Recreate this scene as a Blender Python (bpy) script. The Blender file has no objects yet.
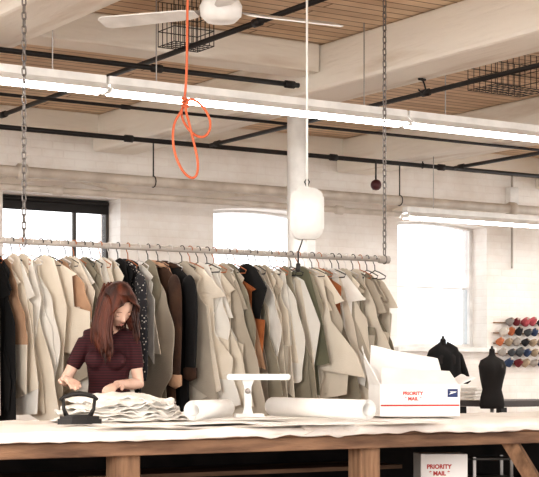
import bpy, bmesh, math, random
from mathutils import Vector, Matrix, noise
random.seed(7)
S=bpy.context.scene
COL=S.collection
FPX=1560.0; HOR=375.0; HC=1.12
ANG=math.atan2(0.540,0.8417)
Fv=Vector((math.sin(ANG),math.cos(ANG),0)); Rv=Vector((math.cos(ANG),-math.sin(ANG),0)); Zv=Vector((0,0,1))
CAM=Vector((0,0,HC))
def ray(px,py): return Fv+Rv*((px-269.5)/FPX)+Zv*((HOR-py)/FPX)
def D(px,py,d): return CAM+ray(px,py)*d
def atY(px,py,Y):
    r=ray(px,py); return CAM+r*(Y/r.y)
def atZ(px,py,Z):
    r=ray(px,py); return CAM+r*((Z-HC)/r.z)
# ---------------------------------------------------------------- camera
cd=bpy.data.cameras.new('camera'); cam=bpy.data.objects.new('camera',cd); COL.objects.link(cam)
cam.location=CAM; cam.rotation_euler=(math.pi/2,0,-ANG)
cd.sensor_width=36; cd.lens=36*FPX/539; cd.shift_y=(HOR-238.5)/539; cd.clip_end=200
S.camera=cam
# ---------------------------------------------------------------- materials
MC={}
def mat(name,col,rough=0.7,col2=None,scale=8.0,bump=0.0,bscale=40.0,stretch=(1,1,1),metal=0.0,lo=0.35,hi=0.65,detail=4.0):
    if name in MC: return MC[name]
    m=bpy.data.materials.new(name); m.use_nodes=True; nt=m.node_tree; b=nt.nodes['Principled BSDF']
    b.inputs['Roughness'].default_value=rough; b.inputs['Metallic'].default_value=metal
    tc=nt.nodes.new('ShaderNodeTexCoord'); mp=nt.nodes.new('ShaderNodeMapping'); mp.inputs['Scale'].default_value=stretch
    nt.links.new(tc.outputs['Object'],mp.inputs['Vector'])
    n=nt.nodes.new('ShaderNodeTexNoise'); n.inputs['Scale'].default_value=scale; n.inputs['Detail'].default_value=detail
    nt.links.new(mp.outputs[0],n.inputs['Vector'])
    cr=nt.nodes.new('ShaderNodeValToRGB'); cr.color_ramp.elements[0].position=lo; cr.color_ramp.elements[1].position=hi
    c2=col2 or tuple(c*0.85 for c in col)
    cr.color_ramp.elements[0].color=(*c2,1); cr.color_ramp.elements[1].color=(*col,1)
    nt.links.new(n.outputs['Fac'],cr.inputs[0]); nt.links.new(cr.outputs[0],b.inputs['Base Color'])
    if bump>0:
        n2=nt.nodes.new('ShaderNodeTexNoise'); n2.inputs['Scale'].default_value=bscale
        nt.links.new(mp.outputs[0],n2.inputs['Vector'])
        bp=nt.nodes.new('ShaderNodeBump'); bp.inputs['Strength'].default_value=bump; bp.inputs['Distance'].default_value=0.01
        nt.links.new(n2.outputs['Fac'],bp.inputs['Height']); nt.links.new(bp.outputs[0],b.inputs['Normal'])
    MC[name]=m; return m
def emis(name,col,st):
    m=bpy.data.materials.new(name); m.use_nodes=True; nt=m.node_tree; b=nt.nodes['Principled BSDF']
    b.inputs['Base Color'].default_value=(*col,1); b.inputs['Emission Color'].default_value=(*col,1); b.inputs['Emission Strength'].default_value=st
    return m
def brickmat(name,c1,c2,mortar,bw,rh,ms,vert,bump,noisec=0.3,rough=0.8,dirt=(0.5,0.42,0.38),nscale=1.6):
    m=bpy.data.materials.new(name); m.use_nodes=True; nt=m.node_tree; b=nt.nodes['Principled BSDF']; L=nt.links
    b.inputs['Roughness'].default_value=rough
    tc=nt.nodes.new('ShaderNodeTexCoord'); v=tc.outputs['Object']
    if vert:
        sp=nt.nodes.new('ShaderNodeSeparateXYZ'); cb=nt.nodes.new('ShaderNodeCombineXYZ')
        L.new(v,sp.inputs[0]); ad=nt.nodes.new('ShaderNodeMath'); ad.operation='ADD'
        L.new(sp.outputs[0],ad.inputs[0]); L.new(sp.outputs[1],ad.inputs[1])
        L.new(ad.outputs[0],cb.inputs[0]); L.new(sp.outputs[2],cb.inputs[1]); v=cb.outputs[0]
    br=nt.nodes.new('ShaderNodeTexBrick'); br.inputs['Scale'].default_value=1.0
    br.inputs['Brick Width'].default_value=bw; br.inputs['Row Height'].default_value=rh; br.inputs['Mortar Size'].default_value=ms
    br.inputs['Mortar Smooth'].default_value=0.8
    br.inputs['Color1'].default_value=(*c1,1); br.inputs['Color2'].default_value=(*c2,1); br.inputs['Mortar'].default_value=(*mortar,1)
    L.new(v,br.inputs['Vector'])
    n=nt.nodes.new('ShaderNodeTexNoise'); n.inputs['Scale'].default_value=nscale; n.inputs['Detail'].default_value=8; n.inputs['Roughness'].default_value=.65
    L.new(v,n.inputs['Vector'])
    cr=nt.nodes.new('ShaderNodeValToRGB'); cr.color_ramp.elements[0].position=0.35; cr.color_ramp.elements[1].position=0.6
    cr.color_ramp.elements[0].color=(*dirt,1); cr.color_ramp.elements[1].color=(1,1,1,1)
    L.new(n.outputs['Fac'],cr.inputs[0])
    mx=nt.nodes.new('ShaderNodeMixRGB'); mx.blend_type='MULTIPLY'; mx.inputs[0].default_value=noisec
    L.new(br.outputs['Color'],mx.inputs[1]); L.new(cr.outputs[0],mx.inputs[2]); L.new(mx.outputs[0],b.inputs['Base Color'])
    inv=nt.nodes.new('ShaderNodeMath'); inv.operation='SUBTRACT'; inv.inputs[0].default_value=1.0; L.new(br.outputs['Fac'],inv.inputs[1])
    bp=nt.nodes.new('ShaderNodeBump'); bp.inputs['Strength'].default_value=bump; bp.inputs['Distance'].default_value=0.01
    L.new(inv.outputs[0],bp.inputs['Height']); L.new(bp.outputs[0],b.inputs['Normal'])
    return m
def stripemat(name,c1,c2,freq,axis=2,thr=0.5,rough=0.8):
    m=bpy.data.materials.new(name); m.use_nodes=True; nt=m.node_tree; b=nt.nodes['Principled BSDF']; L=nt.links
    b.inputs['Roughness'].default_value=rough
    tc=nt.nodes.new('ShaderNodeTexCoord'); sp=nt.nodes.new('ShaderNodeSeparateXYZ'); L.new(tc.outputs['Object'],sp.inputs[0])
    mu=nt.nodes.new('ShaderNodeMath'); mu.operation='MULTIPLY'; mu.inputs[1].default_value=freq; L.new(sp.outputs[axis],mu.inputs[0])
    fr=nt.nodes.new('ShaderNodeMath'); fr.operation='FRACT'; L.new(mu.outputs[0],fr.inputs[0])
    gt=nt.nodes.new('ShaderNodeMath'); gt.operation='GREATER_THAN'; gt.inputs[1].default_value=thr; L.new(fr.outputs[0],gt.inputs[0])
    mx=nt.nodes.new('ShaderNodeMixRGB'); mx.inputs[1].default_value=(*c1,1); mx.inputs[2].default_value=(*c2,1)
    L.new(gt.outputs[0],mx.inputs[0]); L.new(mx.outputs[0],b.inputs['Base Color'])
    return m
def voromat(name,c1,c2,scale,thr=0.35):
    m=bpy.data.materials.new(name); m.use_nodes=True; nt=m.node_tree; b=nt.nodes['Principled BSDF']; L=nt.links
    b.inputs['Roughness'].default_value=0.9
    tc=nt.nodes.new('ShaderNodeTexCoord'); v=nt.nodes.new('ShaderNodeTexVoronoi'); v.inputs['Scale'].default_value=scale
    L.new(tc.outputs['Object'],v.inputs['Vector'])
    cr=nt.nodes.new('ShaderNodeValToRGB'); cr.color_ramp.elements[0].position=thr-0.05; cr.color_ramp.elements[1].position=thr+0.05
    cr.color_ramp.elements[0].color=(*c1,1); cr.color_ramp.elements[1].color=(*c2,1)
    L.new(v.outputs['Distance'],cr.inputs[0]); L.new(cr.outputs[0],b.inputs['Base Color']); return m
M_paint=mat('white_paint_beam',(0.90,0.86,0.79),0.7,(0.70,0.62,0.53),2.4,0.7,12,(2.6,0.35,2.6),lo=0.28,hi=0.45,detail=10)
M_paintx=mat('white_paint_girder',(0.90,0.86,0.79),0.7,(0.70,0.62,0.53),2.4,0.7,12,(0.35,2.6,2.6),lo=0.28,hi=0.45,detail=10)
M_white=mat('white_enamel',(0.90,0.89,0.87),0.4)
M_black=mat('black_iron',(0.012,0.010,0.010),0.5)
M_dgrey=mat('dark_window_frame',(0.07,0.065,0.06),0.5)
M_steel=mat('grey_steel',(0.45,0.43,0.42),0.35,metal=0.7)
M_chain=mat('chain_steel',(0.25,0.23,0.22),0.4,metal=0.6)
M_galv=mat('galvanised_rail',(0.50,0.46,0.42),0.4,(0.40,0.36,0.33),6)
M_pipep=mat('painted_pipe',(0.70,0.64,0.57),0.5,(0.52,0.46,0.40),5)
M_wood=mat('pine_lumber',(0.33,0.20,0.125),0.8,(0.13,0.075,0.05),5,0.4,30,(0.6,4,4),detail=9)
M_woodv=mat('pine_post',(0.36,0.22,0.135),0.8,(0.17,0.10,0.06),5,0.3,30,(6,6,0.6),detail=9)
M_floor=brickmat('floor_boards',(0.34,0.23,0.17),(0.40,0.28,0.20),(0.10,0.06,0.04),2.2,0.09,0.004,False,0.3)
M_ceil=brickmat('ceiling_boards',(0.86,0.70,0.53),(0.70,0.54,0.39),(0.24,0.15,0.09),3.7,0.11,0.010,False,0.5,0.45,dirt=(.62,.52,.43),nscale=2.5)
M_wall=brickmat('painted_brick',(0.92,0.90,0.87),(0.91,0.88,0.85),(0.89,0.86,0.83),0.21,0.072,0.008,True,0.2,0.5,0.6,(0.76,0.69,0.63))
M_card=mat('white_cardboard',(0.90,0.89,0.88),0.6,(0.84,0.82,0.80),6)
M_red=mat('red_print',(0.55,0.04,0.035),0.6)
M_blue=mat('blue_print',(0.02,0.04,0.14),0.6)
M_paper=mat('white_paper',(0.90,0.89,0.87),0.7,(0.84,0.82,0.80),5)
M_cover=mat('table_canvas',(0.90,0.86,0.82),0.9,(0.66,0.57,0.51),2.0,0.7,14,lo=0.25,hi=0.47,detail=9)
M_fab=mat('raw_muslin',(0.90,0.88,0.85),0.95,(0.80,0.76,0.71),14,0.3,120)
M_orange=mat('orange_rubber',(0.66,0.15,0.06),0.5)
M_darkfill=mat('dark_fill',(0.012,0.010,0.010),0.95,(0.03,0.022,0.02),6)  # near-black for the shade sheet and filler bolts under the table
# ---------------------------------------------------------------- geometry helpers
def add_box(bm,c,s,rz=0.0,bev=0.0,M=None):
    r=bmesh.ops.create_cube(bm,size=1.0); vs=r['verts']
    mt=Matrix.Translation(c)@Matrix.Rotation(rz,4,'Z')
    if M is not None: mt=M@mt
    bmesh.ops.transform(bm,matrix=mt@Matrix.Diagonal((s[0],s[1],s[2],1)),verts=vs)
    if bev>0:
        es=list({e for v in vs for e in v.link_edges})
        bmesh.ops.bevel(bm,geom=es,offset=bev,segments=2,affect='EDGES',profile=0.5)
def add_tube(bm,pts,rad,seg=8,flat=None,closed=False,caps=True):
    pts=[Vector(p) for p in pts]; n=len(pts)
    if not isinstance(rad,(list,tuple)): rad=[rad]*n
    rings=[]; up=None
    for i,p in enumerate(pts):
        if closed: t=(pts[(i+1)%n]-pts[i-1])
        else: t=(pts[min(i+1,n-1)]-pts[max(i-1,0)])
        if t.length<1e-9: t=Vector((0,0,1))
        t.normalize()
        if up is None:
            up=Vector((0,0,1)) if abs(t.z)<0.9 else Vector((0,1,0))
            if flat is not None: up=Vector(flat[0])
        a=(up-t*up.dot(t))
        if a.length<1e-6: a=t.orthogonal()
        a.normalize(); up=a; b=t.cross(a)
        k=flat[1] if flat is not None else 1.0
        rings.append([bm.verts.new(p+(a*math.cos(2*math.pi*j/seg)*k+b*math.sin(2*math.pi*j/seg))*rad[i]) for j in range(seg)])
    m=n if closed else n-1
    for i in range(m):
        A=rings[i]; B=rings[(i+1)%n]
        for j in range(seg):
            bm.faces.new((A[j],A[(j+1)%seg],B[(j+1)%seg],B[j]))
    if caps and not closed:
        for rg,i,sg in ((rings[0],0,-1),(rings[-1],n-1,1)):
            c=bm.verts.new(sum((v.co for v in rg),Vector())/seg + (pts[i]-pts[i-sg if n>1 else i]).normalized()*rad[i]*(0.4 if seg>6 else 0))
            for j in range(seg):
                f=(rg[j],rg[(j+1)%seg],c)
                bm.faces.new(f if sg>0 else f[::-1])
def add_lathe(bm,prof,c=(0,0,0),seg=24,sx=1.0,sy=1.0,M=None):
    c=Vector(c); rings=[]
    for r,z in prof:
        rg=[]
        for j in range(seg):
            a=2*math.pi*j/seg; v=Vector((c.x+r*sx*math.cos(a),c.y+r*sy*math.sin(a),c.z+z))
            if M is not None: v=M@v
            rg.append(bm.verts.new(v))
        rings.append(rg)
    for i in range(len(rings)-1):
        for j in range(seg): bm.faces.new((rings[i][j],rings[i][(j+1)%seg],rings[i+1][(j+1)%seg],rings[i+1][j]))
    bm.faces.new(rings[0][::-1]); bm.faces.new(rings[-1])
def add_ell(bm,c,s,M=None,u=24,v=16):
    r=bmesh.ops.create_uvsphere(bm,u_segments=u,v_segments=v,radius=1.0)
    mt=Matrix.Translation(c)@Matrix.Diagonal((s[0],s[1],s[2],1))
    if M is not None: mt=M@mt
    bmesh.ops.transform(bm,matrix=mt,verts=r['verts']); return r['verts']
def add_prism(bm,pts,z0,z1,M=None,axis='Z'):
    def mk(p,z):
        v=Vector((p[0],p[1],z)) if axis=='Z' else Vector((p[0],z,p[1]))
        return bm.verts.new(M@v if M is not None else v)
    a=[mk(p,z0) for p in pts]; b=[mk(p,z1) for p in pts]; n=len(pts)
    bm.faces.new(a[::-1]); bm.faces.new(b)
    for i in range(n): bm.faces.new((a[i],a[(i+1)%n],b[(i+1)%n],b[i]))
def obj(name,bm,m,parent=None,loc=(0,0,0),rz=0.0,smooth=False,norm=True):
    if norm: bmesh.ops.recalc_face_normals(bm,faces=bm.faces)
    me=bpy.data.meshes.new(name); bm.to_mesh(me); bm.free()
    for mm in (m if isinstance(m,list) else [m]): me.materials.append(mm)
    if smooth:
        for p in me.polygons: p.use_smooth=True
    o=bpy.data.objects.new(name,me); COL.objects.link(o); o.location=loc; o.rotation_euler=(0,0,rz)
    if parent: o.parent=parent
    return o
def empty(name,loc=(0,0,0),rz=0.0,rx=0.0,ry=0.0):
    o=bpy.data.objects.new(name,None); COL.objects.link(o); o.location=loc; o.rotation_euler=(rx,ry,rz); o.empty_display_size=0.1; return o
def tag(o,label=None,cat=None,group=None,kind=None):
    if label: o['label']=label
    if cat: o['category']=cat
    if group: o['group']=group
    if kind: o['kind']=kind
    return o
def struct(o,label=None): o['kind']='structure'; 
def B(): return bmesh.new()
# ---------------------------------------------------------------- room
WY=12.5; CZ=3.42; BZ=3.10
bm=B(); add_box(bm,(5,5.5,-0.05),(20,18,0.1)); o=obj('floor',bm,M_floor); struct(o)
bm=B(); add_box(bm,(5,5.5,CZ+0.05),(20,18,0.1)); o=obj('ceiling',bm,M_ceil); struct(o)
wins=[(5.30,6.43),(7.40,8.55),(9.55,10.72)]
WB,WT=1.40,2.70
def arch(x0,x1,z0,z1,rise,n=12):
    p=[(x0,z0),(x1,z0),(x1,z1)]
    if rise>0:
        for i in range(1,n):
            t=i/n; u=2*t-1; p.append((x1+(x0-x1)*t, z1+rise*(1-u*u)))
    p.append((x0,z1)); return p
RISE=[0.0,.04,.04]
bm=B(); add_box(bm,(5,WY+0.2,CZ/2),(20,0.4,CZ)); wall=obj('wall_back',bm,M_wall); struct(wall)
bm=B()
for k,(a,b) in enumerate(wins): add_prism(bm,arch(a,b,WB,WT-RISE[k],RISE[k]),WY-.3,WY+.7,axis='Y')
cut=obj('cutter',bm,M_wall)
md=wall.modifiers.new('b','BOOLEAN'); md.operation='DIFFERENCE'; md.object=cut; md.solver='EXACT'
dg=bpy.context.evaluated_depsgraph_get(); me=bpy.data.meshes.new_from_object(wall.evaluated_get(dg)); wall.modifiers.clear(); wall.data=me
bpy.data.objects.remove(cut)
def glass(name,col,tr):
    m=bpy.data.materials.new(name); m.use_nodes=True; nt=m.node_tree; nt.nodes.clear()
    o=nt.nodes.new('ShaderNodeOutputMaterial'); t=nt.nodes.new('ShaderNodeBsdfTransparent'); t.inputs[0].default_value=(*col,1)
    d=nt.nodes.new('ShaderNodeBsdfTranslucent'); d.inputs[0].default_value=(*col,1); mx=nt.nodes.new('ShaderNodeMixShader'); mx.inputs[0].default_value=tr
    nt.links.new(t.outputs[0],mx.inputs[1]); nt.links.new(d.outputs[0],mx.inputs[2]); nt.links.new(mx.outputs[0],o.inputs[0]); return m
M_glass=glass('window_glass',(0.97,0.98,1.0),0.03); M_frost=glass('frosted_glass',(0.80,0.835,0.865),0.08)
M_frame=mat('window_frame_paint',(0.86,0.85,0.84),0.6)
for k,(a,b) in enumerate(wins):
    e=empty('window_%d'%(k+1),((a+b)/2,WY+0.27,WB)); struct(e)
    w=(b-a)/2; rs_=RISE[k]; h=WT-WB-rs_
    fm=M_frame if k else M_dgrey
    t=.045 if k else .03; bm=B(); outer=arch(-w,w,0,h,rs_); inner=arch(-w+t,w-t,t,h-t*(.4 if k else 1),rs_*.95)
    for i in range(len(outer)):
        j=(i+1)%len(outer); vs=[]
        for y in (-.04,.04):
            vs+=[bm.verts.new((outer[i][0],y,outer[i][1])),bm.verts.new((outer[j][0],y,outer[j][1])),bm.verts.new((inner[j][0],y,inner[j][1])),bm.verts.new((inner[i][0],y,inner[i][1]))]
        bm.faces.new(vs[0:4]); bm.faces.new(vs[4:8][::-1]); bm.faces.new((vs[2],vs[3],vs[7],vs[6])); bm.faces.new((vs[0],vs[1],vs[5],vs[4]))
    bmesh.ops.remove_doubles(bm,verts=bm.verts,dist=1e-5)
    obj('window_frame',bm,fm,e)
    bm=B(); add_box(bm,(0,0,h*.5),(2*w-.09,.03,.014))
    if k==0: add_box(bm,(w*.42,0,h*.5),(.03,.03,h-.09))
    obj('sash_bar',bm,fm,e)
    if k==0:
        bm=B(); add_box(bm,(0,-.045,h-.07),(2*w-.02,.01,.11)); add_tube(bm,[(-w+.01,-.05,h-.03),(w-.01,-.05,h-.03)],.02,10); obj('window_blind',bm,M_black,e)
    bm=B(); add_prism(bm,arch(-w+t,w-t,h*.5,h-t*(.4 if k else 1),rs_*.95),-.003,.003,axis='Y'); obj('upper_pane',bm,M_glass,e)
    bm=B(); add_box(bm,(0,0,h*.25+t/2),(2*w-2*t,.006,h*.5-t)); obj('lower_pane',bm,M_frost,e)
    c0=(a+b)/2; bm=B(); pts=[]
    n=14
    for i in range(n+1):
        u=-1+2*i/n; pts.append((u*(w+.10),WT+.07+.14*(1-u*u)))
    for i in range(n,-1,-1):
        u=-1+2*i/n; pts.append((u*(w+.04),WT+.03+.09*(1-u*u)))
    add_prism(bm,[(p[0],p[1]) for p in pts],-.035,.0,axis='Y'); o=obj('trim_%d'%(40+k),bm,M_paint,loc=(c0,WY,0)); struct(o)
for k,(a,b) in enumerate(wins):
    bm=B(); add_box(bm,((a+b)/2,WY+.08,WB-.02),(b-a+.12,.34,.05),bev=.008); o=obj('trim_%d'%(k+1),bm,M_white); struct(o)
k=10
for X in (-1.6,1.0,3.60,6.36,9.0,11.6):
    bm=B(); add_box(bm,(0,0,0),(.42,WY+3.5,CZ-BZ),bev=.025); o=obj('trim_%d'%k,bm,M_paint,loc=(X,(WY-3.5)/2,(CZ+BZ)/2)); struct(o); k+=1
bm=B(); add_box(bm,(5,WY-.06,CZ-.10),(20,.12,.2),bev=.01); o=obj('trim_%d'%k,bm,M_paintx); struct(o); k+=1
for xa,xb in ((3.82,6.14),(1.22,3.38)):
    bm=B(); add_box(bm,(0,0,0),(xb-xa,.26,.20),bev=.015); o=obj('trim_%d'%k,bm,M_paintx,loc=((xa+xb)/2,9.05,CZ-.10)); struct(o); k+=1
e=empty('support_column',(6.335,9.5,0)); tag(e,'round white painted iron column under a ceiling beam','column')
bm=B(); add_tube(bm,[(0,0,0.02),(0,0,BZ-.06)],.073,20); obj('column_shaft',bm,M_white,e,smooth=True)
bm=B(); add_box(bm,(0,0,BZ-.03),(.22,.22,.06),bev=.008); obj('column_capital',bm,M_white,e)
bm=B(); add_lathe(bm,[(.13,0),(.13,.03),(.08,.08)],seg=20); obj('column_base',bm,M_white,e)
# ---------------------------------------------------------------- pipes
def pipe(name,pts,r,m,label,cat='pipe',joints=()):
    p0=Vector(pts[0]); bm=B(); add_tube(bm,[Vector(p)-p0 for p in pts],r,10)
    for t in joints:
        a=Vector(pts[0]).lerp(Vector(pts[-1]),t)-p0; d=(Vector(pts[-1])-Vector(pts[0])).normalized()
        add_tube(bm,[a-d*.035,a+d*.035],r*1.5,10)
    o=obj(name,bm,m,loc=p0,smooth=True); tag(o,label,cat); return o
pipe('sprinkler_pipe',[(2.2,8.65,3.05),(5.78,8.65,3.05)],.017,M_black,'thin black sprinkler pipe running below the plank ceiling',joints=(.3,.7,.98))
pipe('sprinkler_pipe',[(4.3,11.4,3.06),(12.5,11.4,3.06)],.02,M_black,'black sprinkler main running under the beams by the wall',joints=(.2,.45,.6))
pipe('sprinkler_pipe',[(6.66,5.5,3.05),(6.66,11.3,3.05)],.017,M_black,'black branch pipe running alongside a painted beam',joints=(.5,.98))
pipe('sprinkler_pipe',[(4.75,5.5,3.14),(4.75,11.3,3.12)],.017,M_black,'black branch pipe crossing under the ceiling boards',joints=(.35,.98))
pipe('sprinkler_pipe',[(9.3,6.5,3.05),(9.3,11.3,3.05)],.017,M_black,'black branch pipe beside a far painted beam',joints=(.5,.98))
pipe('electrical_conduit',[(2.2,10.2,3.085),(12.5,10.2,3.085)],.012,M_black,'thin black conduit running under the beams',cat='conduit',joints=(.3,.7))
pipe('steam_pipe',[(2.0,11.75,2.77),(12.5,11.75,2.77)],.045,M_pipep,'pale painted steam pipe running along the brick wall',joints=(.3,.55,.8))
pipe('steam_pipe',[(2.0,11.75,2.64),(12.5,11.75,2.64)],.028,M_pipep,'slim pale pipe running below the larger steam pipe',joints=(.33,.6))
for (x,y,z,r) in ((3.6,8.65,3.05,.02),(6.36,11.4,3.06,.023),(9.0,11.4,3.06,.023),(6.36,11.75,2.77,.048),(9.0,11.75,2.77,.048),(11.6,11.75,2.77,.048),(3.60,11.75,2.77,.048)):
    bm=B(); add_tube(bm,[(0,0,r),(0,0,BZ-z+.01)],.006,6)
    add_tube(bm,[(0,math.cos(a)*r,math.sin(a)*r) for a in [i*math.pi/6 for i in range(12)]],.005,5,closed=True)
    tag(obj('pipe_hanger',bm,M_black,loc=(x,y,z)),'small black rod hanger holding a pipe under a beam','pipe hanger',group='pipe hangers under the beams')
# ---------------------------------------------------------------- fluorescent lamps
M_tube=emis('lit_tube',(1.0,0.97,0.92),16.0)
def strip(x0,x1,Y,z,label,grp):
    L=x1-x0-.02; e=empty('fluorescent_lamp',((x0+x1)/2,Y,z)); tag(e,label,'ceiling lamp',group=grp)
    bm=B(); add_prism(bm,[(-.035,.03),(-.09,-.012),(-.086,-.016),(-.03,.022),(.03,.022),(.086,-.016),(.09,-.012),(.035,.03),(.035,.075),(-.035,.075)],-L/2,L/2,M=Matrix(((0,0,1,0),(1,0,0,0),(0,1,0,0),(0,0,0,1))))
    obj('lamp_housing',bm,M_white,e)
    for sy in (-.04,.04):
        bm=B(); add_tube(bm,[(-L/2+.02,sy,-.012),(L/2-.02,sy,-.012)],.019,12); obj('lamp_tube',bm,M_tube,e,smooth=True)
    for sx in (-1,1):
        bm=B(); add_box(bm,(sx*(L/2-.008),0,-.005),(.016,.12,.04),bev=.003); obj('tube_socket',bm,M_white,e)
    for sx in (-.35,.35):
        bm=B(); add_tube(bm,[(sx*L,0,.07),(sx*L,0,CZ-z)],.004,6); obj('suspension_wire',bm,M_steel,e)
LY=8.24
for a,b in ((-0.28,1.93),(1.93,4.14),(4.14,6.36),(6.36,8.58),(8.58,10.8)): strip(a,b,LY,2.80,'long fluorescent strip lamp, two lit tubes, above the clothes rail','strip lamps over the clothes rail')
for a,b in ((8.55,10.75),(10.75,12.9)): strip(a,b,11.1,2.55,'lit fluorescent strip lamp hung near the brick wall','strip lamps near the brick wall')
for Yn in (4.6,1.0):  # unseen lamp rows added out of view to brighten the room
    for a,b in ((-.3,1.9),(1.9,4.1),(4.1,6.3)): strip(a,b,Yn,3.0,'unseen fluorescent strip lamp added for fill light above the cutting table','fill lamps added above the cutting table')
# ---------------------------------------------------------------- clothes rail and chains
RY=7.65; RZ=1.826
RX0,RX1=2.6,atY(386,260,RY).x
o=pipe('clothes_rail',[(RX0,RY,RZ),(RX1,RY,RZ)],.016,M_galv,'long grey steel clothes rail hung on chains',cat='clothes rail',joints=(.995,))
def chain(px):
    X=atY(px,250,RY).x; bm=B(); z=RZ+.03; i=0
    add_tube(bm,[(0,math.cos(a)*.024,RZ+math.sin(a)*.026) for a in [j*math.pi/7 for j in range(14)]],.004,6,closed=True)
    while z<CZ-.03:
        pts=[]
        for j in range(12):
            a=2*math.pi*j/12; u=math.cos(a)*.0105; w=math.sin(a)*.014+(.009 if math.sin(a)>0 else -.009)
            pts.append((u,0,z+.018+w) if i%2 else (0,u,z+.018+w))
        add_tube(bm,pts,.004,6,closed=True); z+=.037; i+=1
    for v in bm.verts: v.co.z-=RZ
    o=obj('chain',bm,M_chain,loc=(X,RY,RZ),smooth=True); tag(o,'steel link chain hanging from the ceiling and carrying the clothes rail','chain',group='chains holding the clothes rail')
chain(24); chain(384.5)
# ---------------------------------------------------------------- garments
G={}
G['cream']=mat('cream_wool',(0.82,0.75,0.65),0.95,(0.75,0.68,0.58),5,0.3,200)
G['white']=mat('white_cotton',(0.90,0.88,0.84),0.95,(0.83,0.80,0.75),5,0.2,200)
G['stone']=mat('stone_linen',(0.56,0.50,0.42),0.95,(0.48,0.43,0.36),5,0.3,200)
G['greige']=mat('greige_twill',(0.36,0.33,0.26),0.95,(0.30,0.27,0.21),5,0.3,200)
G['olive']=mat('olive_twill',(0.19,0.19,0.13),0.95,(0.14,0.14,0.10),5,0.3,200)
G['black']=mat('black_wool',(0.007,0.007,0.008),0.95,(0.012,0.011,0.012),5,0.3,200)
G['brown']=mat('brown_suede',(0.075,0.038,0.022),0.95,(0.04,0.02,0.014),8,0.3,200)
G['orange']=mat('tan_orange_leather',(0.50,0.19,0.07),0.6,(0.36,0.12,0.045),8,0.2,100)
G['tan']=mat('tan_cloth',(0.56,0.36,0.24),0.9,(0.46,0.29,0.19),8,0.2,100)
G['floral']=voromat('floral_print',(0.16,0.10,0.07),(0.60,0.50,0.43),55,.30)
G['darkfloral']=voromat('speckled_dark_print',(0.6,0.55,0.50),(0.02,0.02,0.025),60,.24)
names={'cream':'cream wool','white':'off-white cotton','stone':'stone-grey linen','greige':'grey-beige twill','olive':'dark olive','black':'black wool','brown':'brown suede','orange':'orange-tan leather','tan':'light tan','floral':'small-print floral','darkfloral':'dark speckled print'}
ALT={'cream':'white','white':'cream','stone':'cream','greige':'stone','olive':'greige','black':'black','brown':'black','orange':'tan','tan':'cream','floral':'cream','darkfloral':'black'}
def lerpt(tb,s,sm=False):
    for (a,va),(b,vb) in zip(tb,tb[1:]):
        if s<=b: 
            t=(s-a)/(b-a) if b>a else 0
            if sm: t=t*t*(3-2*t)
            return va+(vb-va)*t
    return tb[-1][1]
def coat(X,colk,L,yaw,rnd,hemw=.2,trim=None,sc=1.0):
    e=empty('coat',(X,RY,RZ-.10),math.pi/2+yaw)
    tag(e,'%s coat with sleeves hanging on the clothes rail'%names[colk],'coat',group='garments on the clothes rail')
    ph=rnd.uniform(0,6.28)
    prof=[(.05,.02,0),(.10,.022,-.02),(.16,.024,-.05),(.20,.024,-.085),(.19,.026,-.16),(.18,.028,-.28),(.175,.028,-.42),(.18,.03,-.5*L-.1),(hemw,.032,-.8*L),(hemw+.015,.032,-L)]
    bm=B(); seg=36; rings=[]
    for i,(w,t,z) in enumerate(prof):
        s=min(1,-z/L); rg=[]
        for j in range(seg):
            a=2*math.pi*j/seg
            fo=1+.35*s*math.sin(6*a+ph)+.2*s*math.sin(11*a+2*ph)
            x=w*sc*math.cos(a)*(1+.05*s*math.sin(3*a+ph)); y=t*math.sin(a)*fo + .3*x*x
            rg.append(bm.verts.new((x,y,z-.012*s*math.sin(5*a+ph))))
        rings.append(rg)
    for i in range(len(rings)-1):
        for j in range(seg): bm.faces.new((rings[i][j],rings[i][(j+1)%seg],rings[i+1][(j+1)%seg],rings[i+1][j]))
    o=obj('coat_body',bm,G[colk],e,smooth=True); sm=o.modifiers.new('s','SUBSURF'); sm.levels=1; sm.render_levels=1
    for sx in (-1,1):
        bm=B(); ln=.56+rnd.uniform(-.04,.04); sw=rnd.uniform(-.02,.03)
        pts=[(sx*.17*sc,.015,-.075),(sx*.205*sc,.022,-.12),(sx*.225*sc,.03,-.22),(sx*(.232*sc+sw*.5),.03,-.34),(sx*(.23*sc+sw),.03,-.46),(sx*(.225*sc+sw),.03,-.08-ln)]
        add_tube(bm,pts,[.045,.056,.054,.050,.046,.044],14,flat=((0,1,0),.5),caps=True)
        o=obj('sleeve',bm,G[colk],e,smooth=True); sm=o.modifiers.new('s','SUBSURF'); sm.levels=1; sm.render_levels=1
        if trim:
            bm=B(); add_tube(bm,[Vector(pts[-1])+Vector((0,0,.05)),Vector(pts[-1])-Vector((0,0,.004))],[.05,.05],14,flat=((0,1,0),.56)); obj('cuff',bm,G[trim],e,smooth=True)
    bm=B()
    add_tube(bm,[(.055*math.cos(a),.03*math.sin(a),.012+.012*math.cos(a)) for a in [i*math.pi/8 for i in range(16)]],.014,8,closed=True)
    add_tube(bm,[(-.05,-.028,.005),(-.09,-.034,-.09),(-.06,-.045,-.2),(-.03,-.048,-.32),(-.02,-.05,-L+.04)],[.012,.024,.026,.014,.01],8,flat=((0,1,0),.3))
    obj('collar',bm,G[trim or colk],e,smooth=True)
    return e
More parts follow.
